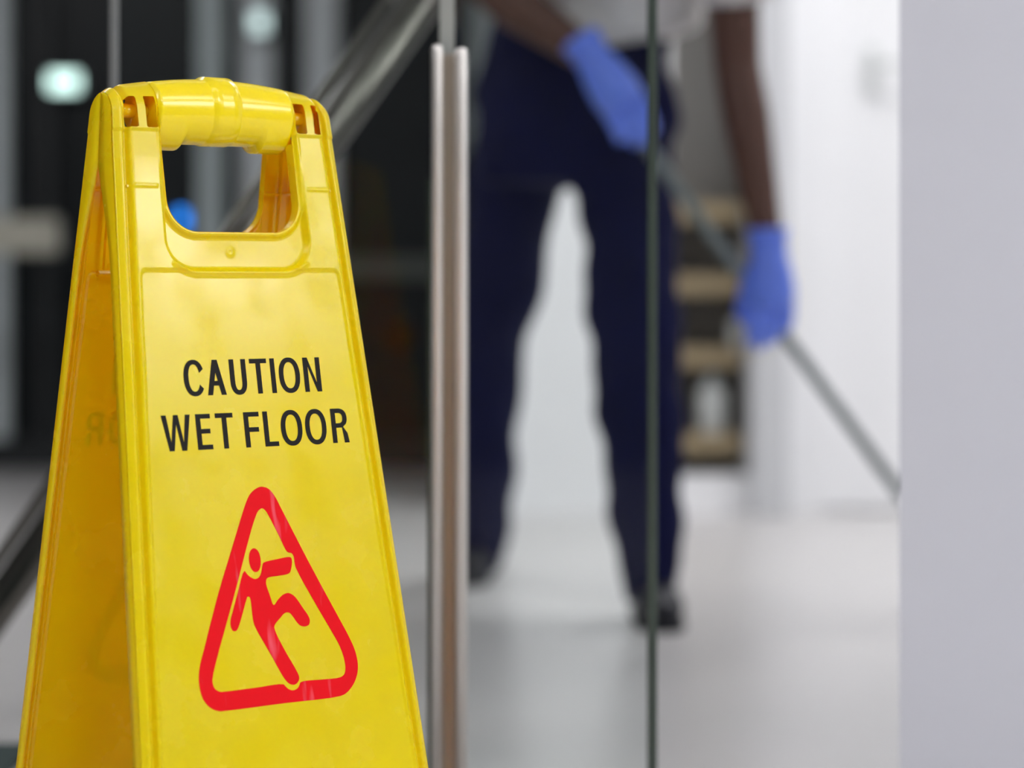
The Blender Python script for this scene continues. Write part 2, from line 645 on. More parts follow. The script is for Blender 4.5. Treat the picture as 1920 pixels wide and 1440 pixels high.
# inner stiffening ribs (seen through the opening and the side gap)
def rib(side, parent, u0, v0, u1, v1, w0, w1, th=.0018):
    d, V, W, O = frame(side)
    a = np.array([u0, v0])
    b = np.array([u1, v1])
    t = (b - a) / np.linalg.norm(b - a)
    nrm = np.array([-t[1], t[0]]) * th / 2
    pts = []
    for (p, sg) in ((a, 1), (b, 1), (b, -1), (a, -1)):
        for wq in (w0, w1):
            c = p + sg * nrm
            pts.append(O + d * c[0] + V * c[1] + W * wq)
    f = [(0, 2, 3, 1), (2, 4, 5, 3), (4, 6, 7, 5), (6, 0, 1, 7), (0, 6, 4, 2), (1, 3, 5, 7)]
    return mesh_np('rib', np.array(pts), f, M_yel, parent, False)


for side, par in ((1, front), (-1, back)):
    for sg in (-1, 1):
        rib(side, par, sg * .0785, .095, sg * .0785, .198, -.0035, -.0075)
        rib(side, par, sg * .0625, .1355, sg * gw(.1355), .1355, -.0035, -.0065)
    rib(side, par, -.0840, .2030, .0840, .2030, -.0030, -.0065)


# ---- handle
def handle():
    us = [-.0602, -.058, -.050, -.042, -.0385, -.0365, -.034, -.028, -.020, -.0135, -.0120, -.0105, -.004, .004, .0105, .0120, .0135, .020, .028,
          .034, .0365, .0385, .042, .050, .058, .0602]
    d, V, W, O = frame(1)
    n = np.array([math.sin(TH), -math.cos(TH), 0.0])
    n = RM @ n
    up = RM @ np.array([0, 0, 1.0])
    base = np.array([SX, SY, SZ])
    nn = 56
    rings = []
    for u in us:
        ringk = []
        zt = -0.0470 - 0.0100 * (u / .09) ** 2
        rib_ = 0.0021 if abs(u) < .0113 else 0.0
        zb = -0.0990 if abs(u) < .0355 else -0.1042
        zc = -0.0735
        for k in range(nn):
            a = 2 * math.pi * k / nn
            ca, sa = math.cos(a), math.sin(a)
            rz = (zt - zc) if sa > 0 else (zc - zb)
            rn = 0.0240 + rib_
            rz += rib_ * (1 if sa > -.5 else .4)
            e = 0.92
            x = math.copysign(abs(ca) ** e, ca) * rn
            z = math.copysign(abs(sa) ** e, sa) * rz
            ringk.append(base + d * u + n * x + up * (zc + z))
        rings.append(ringk)
    P = np.array([p for r in rings for p in r])
    f = []
    for i in range(len(us) - 1):
        for k in range(nn):
            a, b = i * nn + k, i * nn + (k + 1) % nn
            f.append((a, b, b + nn, a + nn))
    f.append(tuple(range(nn))[::-1])
    f.append(tuple(range((len(us) - 1) * nn, len(us) * nn)))
    me = bpy.data.meshes.new('handle')
    off = np.array(wmat(sign))
    me.from_pydata((P - off).tolist(), [], f)
    bmh = bmesh.new()
    bm_ = bmh
    bm_.from_mesh(me)
    bmesh.ops.recalc_face_normals(bm_, faces=bm_.faces)
    bm_.to_mesh(me)
    bm_.free()
    me.update()
    return link_mesh('handle', me, M_yelh, sign, True)


handle()


# hinge pins seen through the slots
def hinge(u0, u1):
    d, V, W, O = frame(1)
    up = RM @ np.array([0, 0, 1.0])
    n = RM @ np.array([math.sin(TH), -math.cos(TH), 0.0])
    base = np.array([SX, SY, SZ]) + up * -.0745
    b = bmesh.new()
    tube(b, [Vector(base + d * u0), Vector(base + d * u1)], .0055, 28)
    obj('hinge_pin', b, M_yelh, sign, True)
    for uu in (u0 + .004, u1 - .011):
        pb = bmesh.new()
        tube(pb, [Vector(base + d * uu), Vector(base + d * (uu + .0022))], (.0150, .0145), 28)
        obj('hinge_lug', pb, M_yelh, sign, True)


hinge(.0605, .0935)
hinge(-.0935, -.0605)


# ---- printing
def curve_mesh(name, loops, side, wz, m, parent):
    """filled flat print from closed outlines in panel coordinates"""
    cu = bpy.data.curves.new(name, 'CURVE')
    cu.dimensions = '2D'
    cu.fill_mode = 'BOTH'
    for lp in loops:
        sp = cu.splines.new('POLY')
        sp.points.add(len(lp) - 1)
        for k, (a, b) in enumerate(lp):
            sp.points[k].co = (a, b, 0, 1)
        sp.use_cyclic_u = True
    t = bpy.data.objects.new(name, cu)
    COL.objects.link(t)
    dg = bpy.context.evaluated_depsgraph_get()
    me = bpy.data.meshes.new_from_object(t.evaluated_get(dg), depsgraph=dg)
    bpy.data.objects.remove(t)
    me.name = name
    co = np.array([v.co[:] for v in me.vertices])
    P = tow(side, co[:, 0], co[:, 1], np.full(len(co), wz)) - np.array(wmat(parent))
    for v, p in zip(me.vertices, P):
        v.co = p
    me.materials.clear()
    me.update()
    return link_mesh(name, me, m, parent)


def spline_loop(pts, sub=5, alpha=0.5):
    """smooth closed loop through points"""
    n = len(pts)
    out = []
    P = [np.array(p, float) for p in pts]
    for i in range(n):
        p0, p1, p2, p3 = P[i - 1], P[i], P[(i + 1) % n], P[(i + 2) % n]
        t0 = 0.0
        t1 = t0 + max(np.linalg.norm(p1 - p0), 1e-9) ** alpha
        t2 = t1 + max(np.linalg.norm(p2 - p1), 1e-9) ** alpha
        t3 = t2 + max(np.linalg.norm(p3 - p2), 1e-9) ** alpha
        for k in range(sub):
            t = t1 + (t2 - t1) * k / sub
            A1 = (t1 - t) / (t1 - t0) * p0 + (t - t0) / (t1 - t0) * p1
            A2 = (t2 - t) / (t2 - t1) * p1 + (t - t1) / (t2 - t1) * p2
            A3 = (t3 - t) / (t3 - t2) * p2 + (t - t2) / (t3 - t2) * p3
            B1 = (t2 - t) / (t2 - t0) * A1 + (t - t0) / (t2 - t0) * A2
            B2 = (t3 - t) / (t3 - t1) * A2 + (t - t1) / (t3 - t1) * A3
            out.append(tuple((t2 - t) / (t2 - t1) * B1 + (t - t1) / (t2 - t1) * B2))
    return out


def round_poly(pts, radii, n=10):
    out = []
    N = len(pts)
    for i in range(N):
        p = np.array(pts[i], float)
        a = np.array(pts[i - 1], float) - p
        b = np.array(pts[(i + 1) % N], float) - p
        r = radii[i] if isinstance(radii, (list, tuple)) else radii
        la, lb = np.linalg.norm(a), np.linalg.norm(b)
        a, b = a / la, b / lb
        if r < 1e-6:
            out.append(tuple(p))
            continue
        ang = math.acos(max(-1, min(1, float(a @ b))))
        tl = min(r / math.tan(ang / 2), la * .49, lb * .49)
        for k in range(n + 1):
            t = k / n
            q0, q1, q2 = p + a * tl, p, p + b * tl
            wgt = math.sin(ang / 2)
            den = (1 - t) ** 2 + 2 * t * (1 - t) * wgt + t * t
            q = ((1 - t) ** 2 * q0 + 2 * t * (1 - t) * wgt * q1 + t * t * q2) / den
            out.append(tuple(q))
    return out


TV, TH_ = 0.0043, 0.0036     # stroke widths of upright and level strokes


def ell(cx, cy, rx, ry, n=48, p=2.25, a0=0, a1=2 * math.pi):
    out = []
    for k in range(n + (0 if a1 - a0 >= 2 * math.pi - 1e-6 else 1)):
        a = a0 + (a1 - a0) * k / n
        c, s = math.cos(a), math.sin(a)
        out.append((cx + math.copysign(abs(c) ** (2 / p), c) * rx, cy + math.copysign(abs(s) ** (2 / p), s) * ry))
    return out


def glyph(ch, u0, u1, v0, v1):
    """outlines of one capital between u0..u1, top v0, baseline v1"""
    m, cu, cv = TV, (u0 + u1) / 2, (v0 + v1) / 2
    h = v1 - v0
    R = lambda a, b, c, e: [(a, b), (c, b), (c, e), (a, e)]
    if ch == 'O':
        return [ell(cu, cv, (u1 - u0) / 2, h / 2 + .0004), ell(cu, cv, (u1 - u0) / 2 - m, h / 2 - TH_ + .0003)[::-1]]
    if ch == 'C':
        rx, ry = (u1 - u0) / 2 + .0004, h / 2 + .0004
        o = ell(cu, cv, rx, ry, 40, a0=math.radians(34), a1=math.radians(334))
        i = ell(cu, cv, rx - m, ry - TH_, 40, a0=math.radians(26), a1=math.radians(342))
        # run the outline round and back inside
        return [o + i[::-1]]
    if ch == 'I':
        return [R(u0, v0, u1, v1)]
    if ch == 'T':
        return [[(u0, v0), (u1, v0), (u1, v0 + TH_), (cu + m / 2, v0 + TH_), (cu + m / 2, v1), (cu - m / 2, v1), (cu - m / 2, v0 + TH_), (u0, v0 + TH_)]]
    if ch == 'L':
        return [[(u0, v0), (u0 + m, v0), (u0 + m, v1 - TH_), (u1, v1 - TH_), (u1, v1), (u0, v1)]]
    if ch == 'E':
        a, b = cv - TH_ / 2 - .0004, cv + TH_ / 2 - .0004
        return [[(u0, v0), (u1 - .0004, v0), (u1 - .0004, v0 + TH_), (u0 + m, v0 + TH_), (u0 + m, a), (u1 - .0012, a), (u1 - .0012, b), (u0 + m, b),
                 (u0 + m, v1 - TH_), (u1, v1 - TH_), (u1, v1), (u0, v1)]]
    if ch == 'F':
        a, b = cv - TH_ / 2, cv + TH_ / 2
        return [[(u0, v0), (u1, v0), (u1, v0 + TH_), (u0 + m, v0 + TH_), (u0 + m, a), (u1 - .0009, a), (u1 - .0009, b), (u0 + m, b), (u0 + m, v1), (u0, v1)]]
    if ch == 'A':
        s = m * 1.05
        k = (cu - s / 2 - u0) / h
        bv0, bv1 = v0 + h * .60, v0 + h * .60 + TH_
        il = lambda v: u0 + (v1 - v) * k + s
        ir = lambda v: 2 * cu - il(v)
        vtop = v1 - (cu - u0 - s) / k
        return [[(cu - s / 2, v0), (cu + s / 2, v0), (u1, v1), (u1 - s, v1), (ir(bv1), bv1), (il(bv1), bv1), (u0 + s, v1), (u0, v1)],
                [(cu, vtop), (il(bv0), bv0), (ir(bv0), bv0)]]
    if ch == 'U':
        rx, ry = (u1 - u0) / 2, h * .36
        o = [(u0, v0)] + ell(cu, v1 - ry, rx, ry + .0004, 24, a0=math.pi, a1=0) + [(u1, v0)]
        i = [(u1 - m, v0)] + ell(cu, v1 - ry, rx - m, ry - TH_ + .0003, 24, a0=0, a1=math.pi) + [(u0 + m, v0)]
        return [o + i]
    if ch == 'N':
        q = m * 1.15
        return [[(u0, v0), (u0 + m, v0), (u1 - m, v1 - h * .27), (u1 - m, v0), (u1, v0), (u1, v1), (u1 - m, v1), (u0 + m, v0 + h * .27), (u0 + m, v1), (u0, v1)]]
    if ch == 'W':
        wd = u1 - u0
        s = m
        a, b = u0 + wd * .285, u0 + wd * .715
        top_ = lambda x: [(x - s / 2, v0), (x + s / 2, v0)]
        return [[(u0, v0), (u0 + s, v0), (a, v1 - h * .24), (cu - s * .48, v0), (cu + s * .48, v0), (b, v1 - h * .24), (u1 - s, v0), (u1, v0),
                 (b + s / 2, v1), (b - s / 2, v1), (cu, v0 + h * .27), (a + s / 2, v1), (a - s / 2, v1)]]
    if ch == 'R':
        vm = v0 + h * .56
        ry = (vm - v0) / 2
        rx = (u1 - u0) * .5
        ue = u1 - .0006
        bowl = ell(ue - rx, v0 + ry, rx, ry, 20, a0=-math.pi / 2, a1=math.pi / 2)
        inn = ell(ue - rx, v0 + ry, rx - m, ry - TH_, 20, a0=-math.pi / 2, a1=math.pi / 2)
        lk = u0 + (u1 - u0) * .52
        outer = [(u0, v0)] + bowl[:15] + [(ue - .0042, vm - .0006), (u1 - .0012, vm + .0045), (u1, v1), (u1 - m * 1.08, v1), (u1 - m * 1.25, vm + .0050),
                                          (lk + .0015, vm), (u0 + m, vm), (u0 + m, v1), (u0, v1)]
        return [outer, ([(u0 + m, v0 + TH_)] + inn + [(u0 + m, vm - TH_)])[::-1]]
    return []


T1 = [('C', -60.8, -43.3), ('A', -41.3, -24.6), ('U', -20.3, -5.4), ('T', -1.9, 13.6), ('I', 16.7, 20.9), ('O', 24.2, 43.6), ('N', 47.2, 63.0)]
T2 = [('W', -84.2, -59.1), ('E', -54.6, -41.2), ('T', -37.3, -21.6), ('F', -12.0, 1.9), ('L', 5.4, 18.0), ('O', 21.0, 40.7), ('O', 43.5, 63.3), ('R', 68.2, 83.9)]

TRI_O = round_poly([(-2.3, 352.0), (82.5, 536.0), (-87.0, 536.0)], [14.0, 15.5, 15.5], 14)
TRI_OUT = [(-2.4, 370.4), (-8.6, 372.3), (-13.4, 376.0), (-17.7, 382.5), (-33.0, 414.0), (-48.6, 446.6), (-58.5, 469.5), (-66.6, 489.2), (-71.0, 499.5), (-73.3, 509.0),
           (-73.4, 517.5), (-71.4, 525.6), (-66.5, 532.0), (-59.0, 535.6), (-54.0, 536.0), (-2.5, 536.0), (50.0, 536.0), (56.0, 534.2), (63.0, 528.5), (67.6, 521.0), (69.2, 513.2),
           (67.9, 502.6), (63.6, 491.5), (53.5, 471.0), (33.5, 430.5), (14.0, 388.8), (8.8, 378.0), (4.0, 372.3)]
TRI_IN = [(-3.4, 387.0), (-7.2, 388.8), (-10.2, 393.2), (-17.8, 409.0), (-31.0, 440.0), (-43.7, 468.8), (-53.5, 490.5), (-60.6, 508.0), (-61.9, 513.5), (-60.6, 518.6), (-56.6, 521.4),
          (-52.0, 521.8), (-26.0, 521.8), (-0.4, 521.8), (1.0, 523.2), (3.6, 525.7), (7.8, 527.2), (12.2, 525.8), (14.0, 523.4), (15.0, 521.8), (35.0, 521.8), (51.5, 521.8), (55.4, 520.0), (57.2, 516.0), (57.0, 508.0),
          (54.0, 497.6), (48.7, 487.0), (36.0, 463.6), (21.6, 434.8), (20.9, 431.0), (20.8, 427.0), (20.0, 424.4), (18.6, 422.9), (16.4, 422.4), (14.8, 421.4), (9.0, 408.6), (1.4, 392.4), (-0.6, 389.0)]
HEAD = ell(-14.6, 426.1, 5.2, 9.1, 28, p=2.1)
BODY = [(-24.9, 433.6), (-22.6, 436.2), (-20.0, 438.6), (-16.2, 440.3), (-12.6, 439.4), (-10.4, 436.4), (-8.6, 431.2), (-7.6, 429.0), (-5.8, 428.1), (5.0, 426.8), (16.6, 425.9), (18.2, 426.8), (18.5, 429.6),
        (17.4, 434.2), (15.6, 437.8), (12.8, 438.9), (5.0, 439.5), (-4.2, 440.1), (-6.0, 441.2), (-6.7, 445.0), (-4.6, 453.0), (-1.9, 461.4), (2.4, 457.6), (7.4, 454.2), (12.0, 453.3), (15.4, 454.6), (18.4, 457.2), (23.6, 465.0),
        (28.6, 473.0), (29.2, 476.2), (28.0, 479.0), (25.0, 480.0), (21.0, 479.4), (18.0, 477.0), (13.6, 470.6), (11.8, 468.6), (9.2, 467.9), (6.4, 468.7), (3.0, 471.4), (-1.4, 475.0), (-3.2, 477.4), (-3.0, 480.6), (3.4, 495.4),
        (13.4, 514.6), (14.3, 518.2), (13.0, 521.2), (10.0, 523.0), (6.8, 522.8), (3.8, 521.0), (0.4, 516.6), (-10.0, 496.4), (-20.5, 475.8), (-21.6, 470.0), (-22.0, 455.4), (-22.8, 453.4), (-24.2, 453.2), (-25.6, 455.4), (-31.4, 468.2), (-35.3, 476.0),
        (-37.4, 477.9), (-39.8, 477.7), (-41.3, 475.4), (-41.5, 470.8), (-37.4, 460.4), (-32.4, 449.0)]
mm = lambda L: [(a / 1000, b / 1000) for a, b in L]

WP = -0.0016 + 0.00022
for side, par in ((1, front), (-1, back)):
    fit = lambda g: g
    loops = []
    for ch, a, b in T1:
        loops.append((ch, glyph(ch, a / 1000, b / 1000, .2709, .2982)))
    for ch, a, b in T2:
        loops.append((ch, glyph(ch, a / 1000, b / 1000, .3123, .3396)))
    for k, (ch, lp) in enumerate(loops):
        curve_mesh('printed_letter', lp, side, WP, M_black, par)
    curve_mesh('warning_triangle', [spline_loop(mm(TRI_OUT), 4), spline_loop(mm(TRI_IN), 4)[::-1]], side, WP, M_red, par)
    curve_mesh('falling_figure', [spline_loop(mm(BODY), 4)], side, WP, M_red, par)
    curve_mesh('figure_head', [mm(HEAD)], side, WP, M_red, par)

# ------------------------------------------------------------------ steel clamp post and glass screen
YP = 2.30
px_ = lambda p: (p - 960) / F * YP
post = empty('clamp_post', (px_(842), YP, 0), 'slim steel post of two rounded bars clamping a pane of glass beside the yellow sign', 'post')
b = bmesh.new()


def bar(x0, x1, z1):
    b = bmesh.new()
    r = (x1 - x0) / 2
    cx = (x0 + x1) / 2
    prof = [(cx + r * math.cos(a), YP + .002 + (r * .95 if math.sin(a) < 0 else .016) * math.sin(a)) for a in [2 * math.pi * k / 28 for k in range(28)]]
    rings = []
    for z, s in ((0.004, 1), (z1 - .006, 1), (z1 - .003, .93), (z1 - .001, .75), (z1, .45)):
        rings.append([b.verts.new((cx + (x - cx) * s, YP + (y - YP) * s, z)) for x, y in prof])
    for a, c in zip(rings, rings[1:]):
        for k in range(28):
            b.faces.new((a[k], a[(k + 1) % 28], c[(k + 1) % 28], c[k]))
    b.faces.new(rings[0][::-1])
    b.faces.new(rings[-1])
    bmesh.ops.recalc_face_normals(b, faces=b.faces)
    return b


gz_p = lambda p: CAMH - (p - 600) / F * YP
obj('clamp_bar', bar(px_(809), px_(831), gz_p(84)), M_steel, post, True)
obj('clamp_bar', bar(px_(852), px_(877), gz_p(90)), M_steel, post, True)
obj('slot_liner', bx((px_(829), YP + .004, .004), (px_(854), YP + .018, gz_p(101)), .001), M_steel_dk, post)
pb = bmesh.new()
tube(pb, [(px_(842), YP, 0), (px_(842), YP, .006)], .045, 40)
obj('base_plate', pb, M_steel, post)

fin = empty('glass_fin', (px_(837), YP + .2, 0), 'narrow upright glass fin whose pale edge rises above the steel post', 'glass')
obj('pane', bx((px_(824), YP + .0245, .004), (px_(850), YP + .45, 1.9)), M_pane, fin)
e = obj('pane_edge', bx((px_(823), YP + .0195, .004), (px_(851), YP + .0245, 1.9), .0006), M_edge_lt, fin)
e['label'] = 'pale polished edge'

screen = empty('glass_screen', (px_(1050), YP + .04, 0), 'clear greenish glass pane between the steel post and its dark vertical edge', 'glass')
obj('pane', bx((px_(858), YP + .030, .004), (px_(1218), YP + .042, 2.1)), M_pane, screen)
e = obj('pane_edge', bx((px_(1218), YP + .029, .004), (px_(1236), YP + .043, 2.1), .001), M_edge, screen)
e['label'] = 'dark green polished edge'

scr2 = empty('glass_screen', (px_(500), YP + .07, 0), 'clear glass pane behind the yellow sign, its thin edge above the handle', 'glass')
obj('pane', bx((px_(196), YP + .060, .004), (px_(798), YP + .072, 2.1)), M_pane, scr2)
obj('pane_edge', bx((px_(798), YP + .046, .004), (px_(812), YP + .074, gz_p(330)), .001), M_edge, scr2)
obj('pane_edge', bx((px_(186), YP + .059, .004), (px_(200), YP + .073, 2.1), .001), mat('glass_edge_grey', (112, 114, 114), .3, noise=.05), scr2)

# stair handrail rising from lower left up to the glass fin
rail = empty('stair_handrail', (pt(-60, 1222, 2.86).x, 2.86, 0), 'brushed steel handrail slanting down behind the yellow sign', 'handrail')
A, B = pt(-110, 1290, 2.86), pt(818, -32, 2.62)
rb = bmesh.new()
tube(rb, [Vector((A.x - .02, 2.87, 0.004)), Vector((A.x - .012, 2.866, A.z * .6)), A, A.lerp(B, .5), B], .0226, 28)
obj('rail', rb, M_rail, rail, True)
rb = bmesh.new()
off = Vector((-.035, .03, .012))
tube(rb, [A + off, B + off], .0075, 16)
obj('cable_tube', rb, M_rail, rail, True)
rb = bmesh.new()
tube(rb, [(A.x - .02, 2.87, 0), (A.x - .02, 2.87, .008)], .05, 28)
obj('base_plate', rb, M_steel_dk, rail)

# ------------------------------------------------------------------ the cleaner
P0 = Vector((.10, 4.0, 0))
person = empty('person', P0, 'person in navy trousers and pale shirt mopping in blue gloves behind the glass', 'person')

# trousers
b = bmesh.new()
tube(b, [pt(1085, 40, 4.0), pt(1080, 120, 4.0), pt(1075, 200, 4.0), pt(1072, 285, 4.0), pt(1070, 348, 4.0)],
     [(.145, .105), (.158, .115), (.165, .118), (.163, .112), (.150, .100)], 28)
tube(b, [pt(1160, 230, 3.98), pt(1172, 330, 3.95), pt(1180, 430, 3.92), pt(1188, 600, 3.88), pt(1199, 760, 3.86), pt(1208, 900, 3.84), pt(1214, 1010, 3.82), pt(1218, 1085, 3.81), pt(1222, 1128, 3.81)],
     [.086, .084, .079, .077, .071, .064, .056, .048, .046], 24)
tube(b, [pt(985, 230, 4.05), pt(968, 330, 4.08), pt(950, 430, 4.14), pt(940, 530, 4.2), pt(914, 620, 4.26), pt(908, 740, 4.33), pt(902, 880, 4.38), pt(899, 980, 4.42), pt(890, 1035, 4.45), pt(888, 1068, 4.46)],
     [.086, .080, .076, .077, .071, .067, .063, .062, .054, .050], 24)
ball(b, pt(1252, 205, 3.97), (.022, .04, .05))


def crease(c):
    k = math.sin(c.z * 38 + c.x * 9) * .0035 + math.sin(c.z * 71 + c.y * 40) * .002
    ax = .19 if c.x > .08 else -.03
    dx = c.x - ax
    return Vector((c.x + k * (1 if dx > 0 else -1), c.y + k * .8, c.z))


fused('trousers', b, M_navy, person, .009, 10, crease)


# shoes
def shoe(heel, toe, ankle, wd):
    h, t = Vector(heel), Vector(toe)
    dr = (t - h).normalized()
    L = (t - h).length
    b = bmesh.new()
    tube(b, [h + Vector((0, 0, .045)), h + dr * L * .25 + Vector((0, 0, .050)), h + dr * L * .55 + Vector((0, 0, .042)), h + dr * L * .82 + Vector((0, 0, .034)), t + Vector((0, 0, .028))],
         [(wd * .74, .036), (wd * .84, .044), (wd * .98, .036), (wd, .030), (wd * .6, .018)], 20)
    tube(b, [h + dr * L * .22 + Vector((0, 0, .05)), Vector(ankle)], [.040, .036], 18)
    ball(b, t + Vector((0, 0.012, .026)) - dr * .02, (wd * .9, .035, .022))
    o = fused('shoe', b, M_shoe, person, .005, 4)
    sb = bmesh.new()
    pl = []
    nrm = Vector((dr.y, -dr.x, 0))
    for s, wq in ((-.02, .6), (.0, .78), (.3, .80), (.62, 1.0), (.85, .98), (.98, .7), (1.04, .3)):
        pl.append((s, wq))
    prof = [h + dr * L * s + nrm * wd * wq for s, wq in pl] + [h + dr * L * s - nrm * wd * wq for s, wq in pl[::-1]]
    prism(sb, [(q.x, q.y) for q in prof], 0.001, .016)
    obj('sole', sb, M_sole, o)


shoe((.222, 3.93, 0), (.236, 3.70, 0), pt(1218, 1060, 3.84), .037)
shoe((-.062, 4.56, 0), (-.085, 4.33, 0), pt(890, 1010, 4.48), .037)

# body: one continuous figure (legs and trunk mostly under the clothes)
HIP = Vector((.105, 4.0, .92))
CH = Vector((.16, 3.80, 1.16))
NK = Vector((.185, 3.68, 1.325))
HD = Vector((.195, 3.60, 1.445))
SL, SR = Vector((.335, 3.76, 1.205)), Vector((.005, 3.76, 1.255))
EL, WL = pt(1382, 120, 3.82), pt(1437, 440, 3.78)
ER, WR = Vector((-.050, 3.90, 1.035)), pt(1114, 112, 3.72)
b = bmesh.new()
tube(b, [HIP - Vector((0, 0, .14)), HIP, HIP.lerp(CH, .5), CH, CH.lerp(NK, .6), NK], [(.11, .075), (.115, .075), (.105, .072), (.125, .078), (.085, .060), .050], 24)
tube(b, [NK - Vector((0, 0, .04)), HD - Vector((0, .0, .05))], [.054, .050], 18)
ball(b, HD + Vector((0, .01, .02)), (.074, .092, .098), 24, 16)
ball(b, HD + Vector((0, -.028, -.05)), (.052, .058, .058), 20, 12)
# nose, brows, lips, ears
tube(b, [HD + Vector((0, -.084, .012)), HD + Vector((0, -.104, -.026))], [.009, .015], 10)
ball(b, HD + Vector((.024, -.078, .018)), (.022, .012, .008))
ball(b, HD + Vector((-.024, -.078, .018)), (.022, .012, .008))
ball(b, HD + Vector((0, -.083, -.056)), (.024, .010, .010))
ball(b, HD + Vector((.075, .012, -.012)), (.009, .018, .030))
ball(b, HD + Vector((-.075, .012, -.012)), (.009, .018, .030))
tube(b, [CH.lerp(SL, .4), SL, SL.lerp(EL, .5), EL, EL.lerp(WL, .3), WL, WL + Vector((.003, 0, -.045))], [.048, .048, .044, .038, .039, .0255, .021], 20)
tube(b, [CH.lerp(SR, .4), SR, SR.lerp(ER, .5), ER, ER.lerp(WR, .3), WR, WR + (WR - ER).normalized() * .03], [.048, .048, .045, .043, .042, .0255, .020], 20)
tube(b, [pt(1160, 230, 3.98), pt(1190, 600, 3.88), pt(1213, 1000, 3.83), pt(1218, 1100, 3.83)], [.068, .052, .036, .032], 18)
tube(b, [pt(985, 230, 4.05), pt(950, 430, 4.14), pt(914, 600, 4.25), pt(900, 760, 4.335), pt(894, 980, 4.42), pt(889, 1050, 4.47)], [.062, .056, .046, .044, .034, .030], 18)
body = fused('body', b, M_skin, person, .006, 3)
for sx in (-1, 1):
    eb = bmesh.new()
    ball(eb, HD + Vector((sx * .026, -.080, .003)), (.0115, .007, .0045))
    obj('eye', eb, M_eye, body, True)
    eb = bmesh.new()
    ball(eb, HD + Vector((sx * .026, -.0855, .001)), (.0050, .0025, .0042))
    obj('eye_iris', eb, M_black, body, True)
b = bmesh.new()
ball(b, HD + Vector((0, .026, .050)), (.080, .092, .082), 24, 16)
ball(b, HD + Vector((0, .055, .0)), (.074, .062, .070), 24, 16)
fused('hair', b, M_hair, person, .008, 2)

# shirt: loose short sleeves, hem over the waistband
b = bmesh.new()
tube(b, [pt(1175, 84, 3.93), pt(1165, 40, 3.93), pt(1160, -30, 3.92), pt(1152, -160, 3.85), CH + Vector((0, 0, .02)), CH.lerp(NK, .6)],
     [(.128, .12), (.138, .128), (.140, .130), (.145, .138), (.165, .128), (.115, .095)], 28)
tube(b, [CH.lerp(SL, .5), SL, SL.lerp(EL, .45), SL.lerp(EL, .70)], [.075, .070, .062, .062], 20)
tube(b, [CH.lerp(SR, .5), SR, SR.lerp(ER, .45), SR.lerp(ER, .72)], [.075, .070, .062, .062], 20)
tube(b, [CH.lerp(NK, .4), NK + Vector((0, 0, -.005))], [(.11, .10), .070], 18)


for J in (SL, SR):
    ball(b, J, (.070, .070, .066), 20, 12)
    ball(b, CH.lerp(J, .55) + Vector((0, 0, .035)), (.085, .080, .070), 20, 12)


def folds(c):
    k = math.sin(c.x * 55 + c.z * 14) * .004 * max(0, min(1, (1.2 - c.z) / .2))
    return Vector((c.x, c.y + k, c.z))


fused('shirt', b, M_shirt, person, .008, 4, folds)


def hand(wrist, direction, backn, flip, curl, spread=.0195):
    """glove with palm, four unequal fingers and a thumb. backn points out of the back of the hand"""
    a = Vector(direction).normalized()
    bk = Vector(backn)
    bk = (bk - a * bk.dot(a)).normalized()
    s = a.cross(bk).normalized() * flip
    w_ = Vector(wrist)
    b = bmesh.new()
    tube(b, [w_ - a * .035, w_, w_ + a * .03, w_ + a * .062, w_ + a * .088], [.031, .029, .036, .040, .036], 18)
    for k in range(4):
        base = w_ + a * (.085 - .004 * abs(k - 1)) + s * ((1.5 - k) * spread)
        L = (.072, .080, .075, .060)[k]
        p = base
        dirv = a.copy()
        ptsf = [base - a * .02, base]
        for j, fr in enumerate((.44, .31, .25)):
            ang = curl[j]
            rot = Matrix.Rotation(ang, 3, a.cross(-bk).normalized())
            dirv = rot @ dirv
            p = p + dirv * L * fr
            ptsf.append(p)
        tube(b, ptsf, [.0108, .0108, .0102, .0096, .0080], 12)
        ball(b, ptsf[-1], .0080, 10, 8)
    tb = w_ + a * .03 + s * .030
    tb = tb - s * .006 - bk * .008
    t1 = tb + (a * .80 + s * .22 - bk * .45).normalized() * .034
    t2 = t1 + (a * .85 + s * .12 - bk * .5).normalized() * .030
    t3 = t2 + (a * .9 - s * .2 - bk * .4).normalized() * .022
    tube(b, [tb - a * .012 - s * .012, tb, t1, t2, t3], [.016, .016, .0130, .0115, .0088], 12)
    ball(b, t3, .0088, 10, 8)
    g = fused('glove', b, M_glove, person, .0036, 2)
    cb = bmesh.new()
    tube(cb, [w_ - a * .040, w_ - a * .036, w_ - a * .030], [.0325, .034, .0325], 18)
    obj('cuff_roll', cb, M_glove, g, True)


hand(WL + Vector((.004, 0, -.030)), Vector((.05, .02, -1)), (0.25, -1, 0), 1, (.15, .55, .5))
hand(WR, pt(1222, 275, 3.70) - WR, (.15, -1, .1), -1, (.30, .45, .35), .0185)

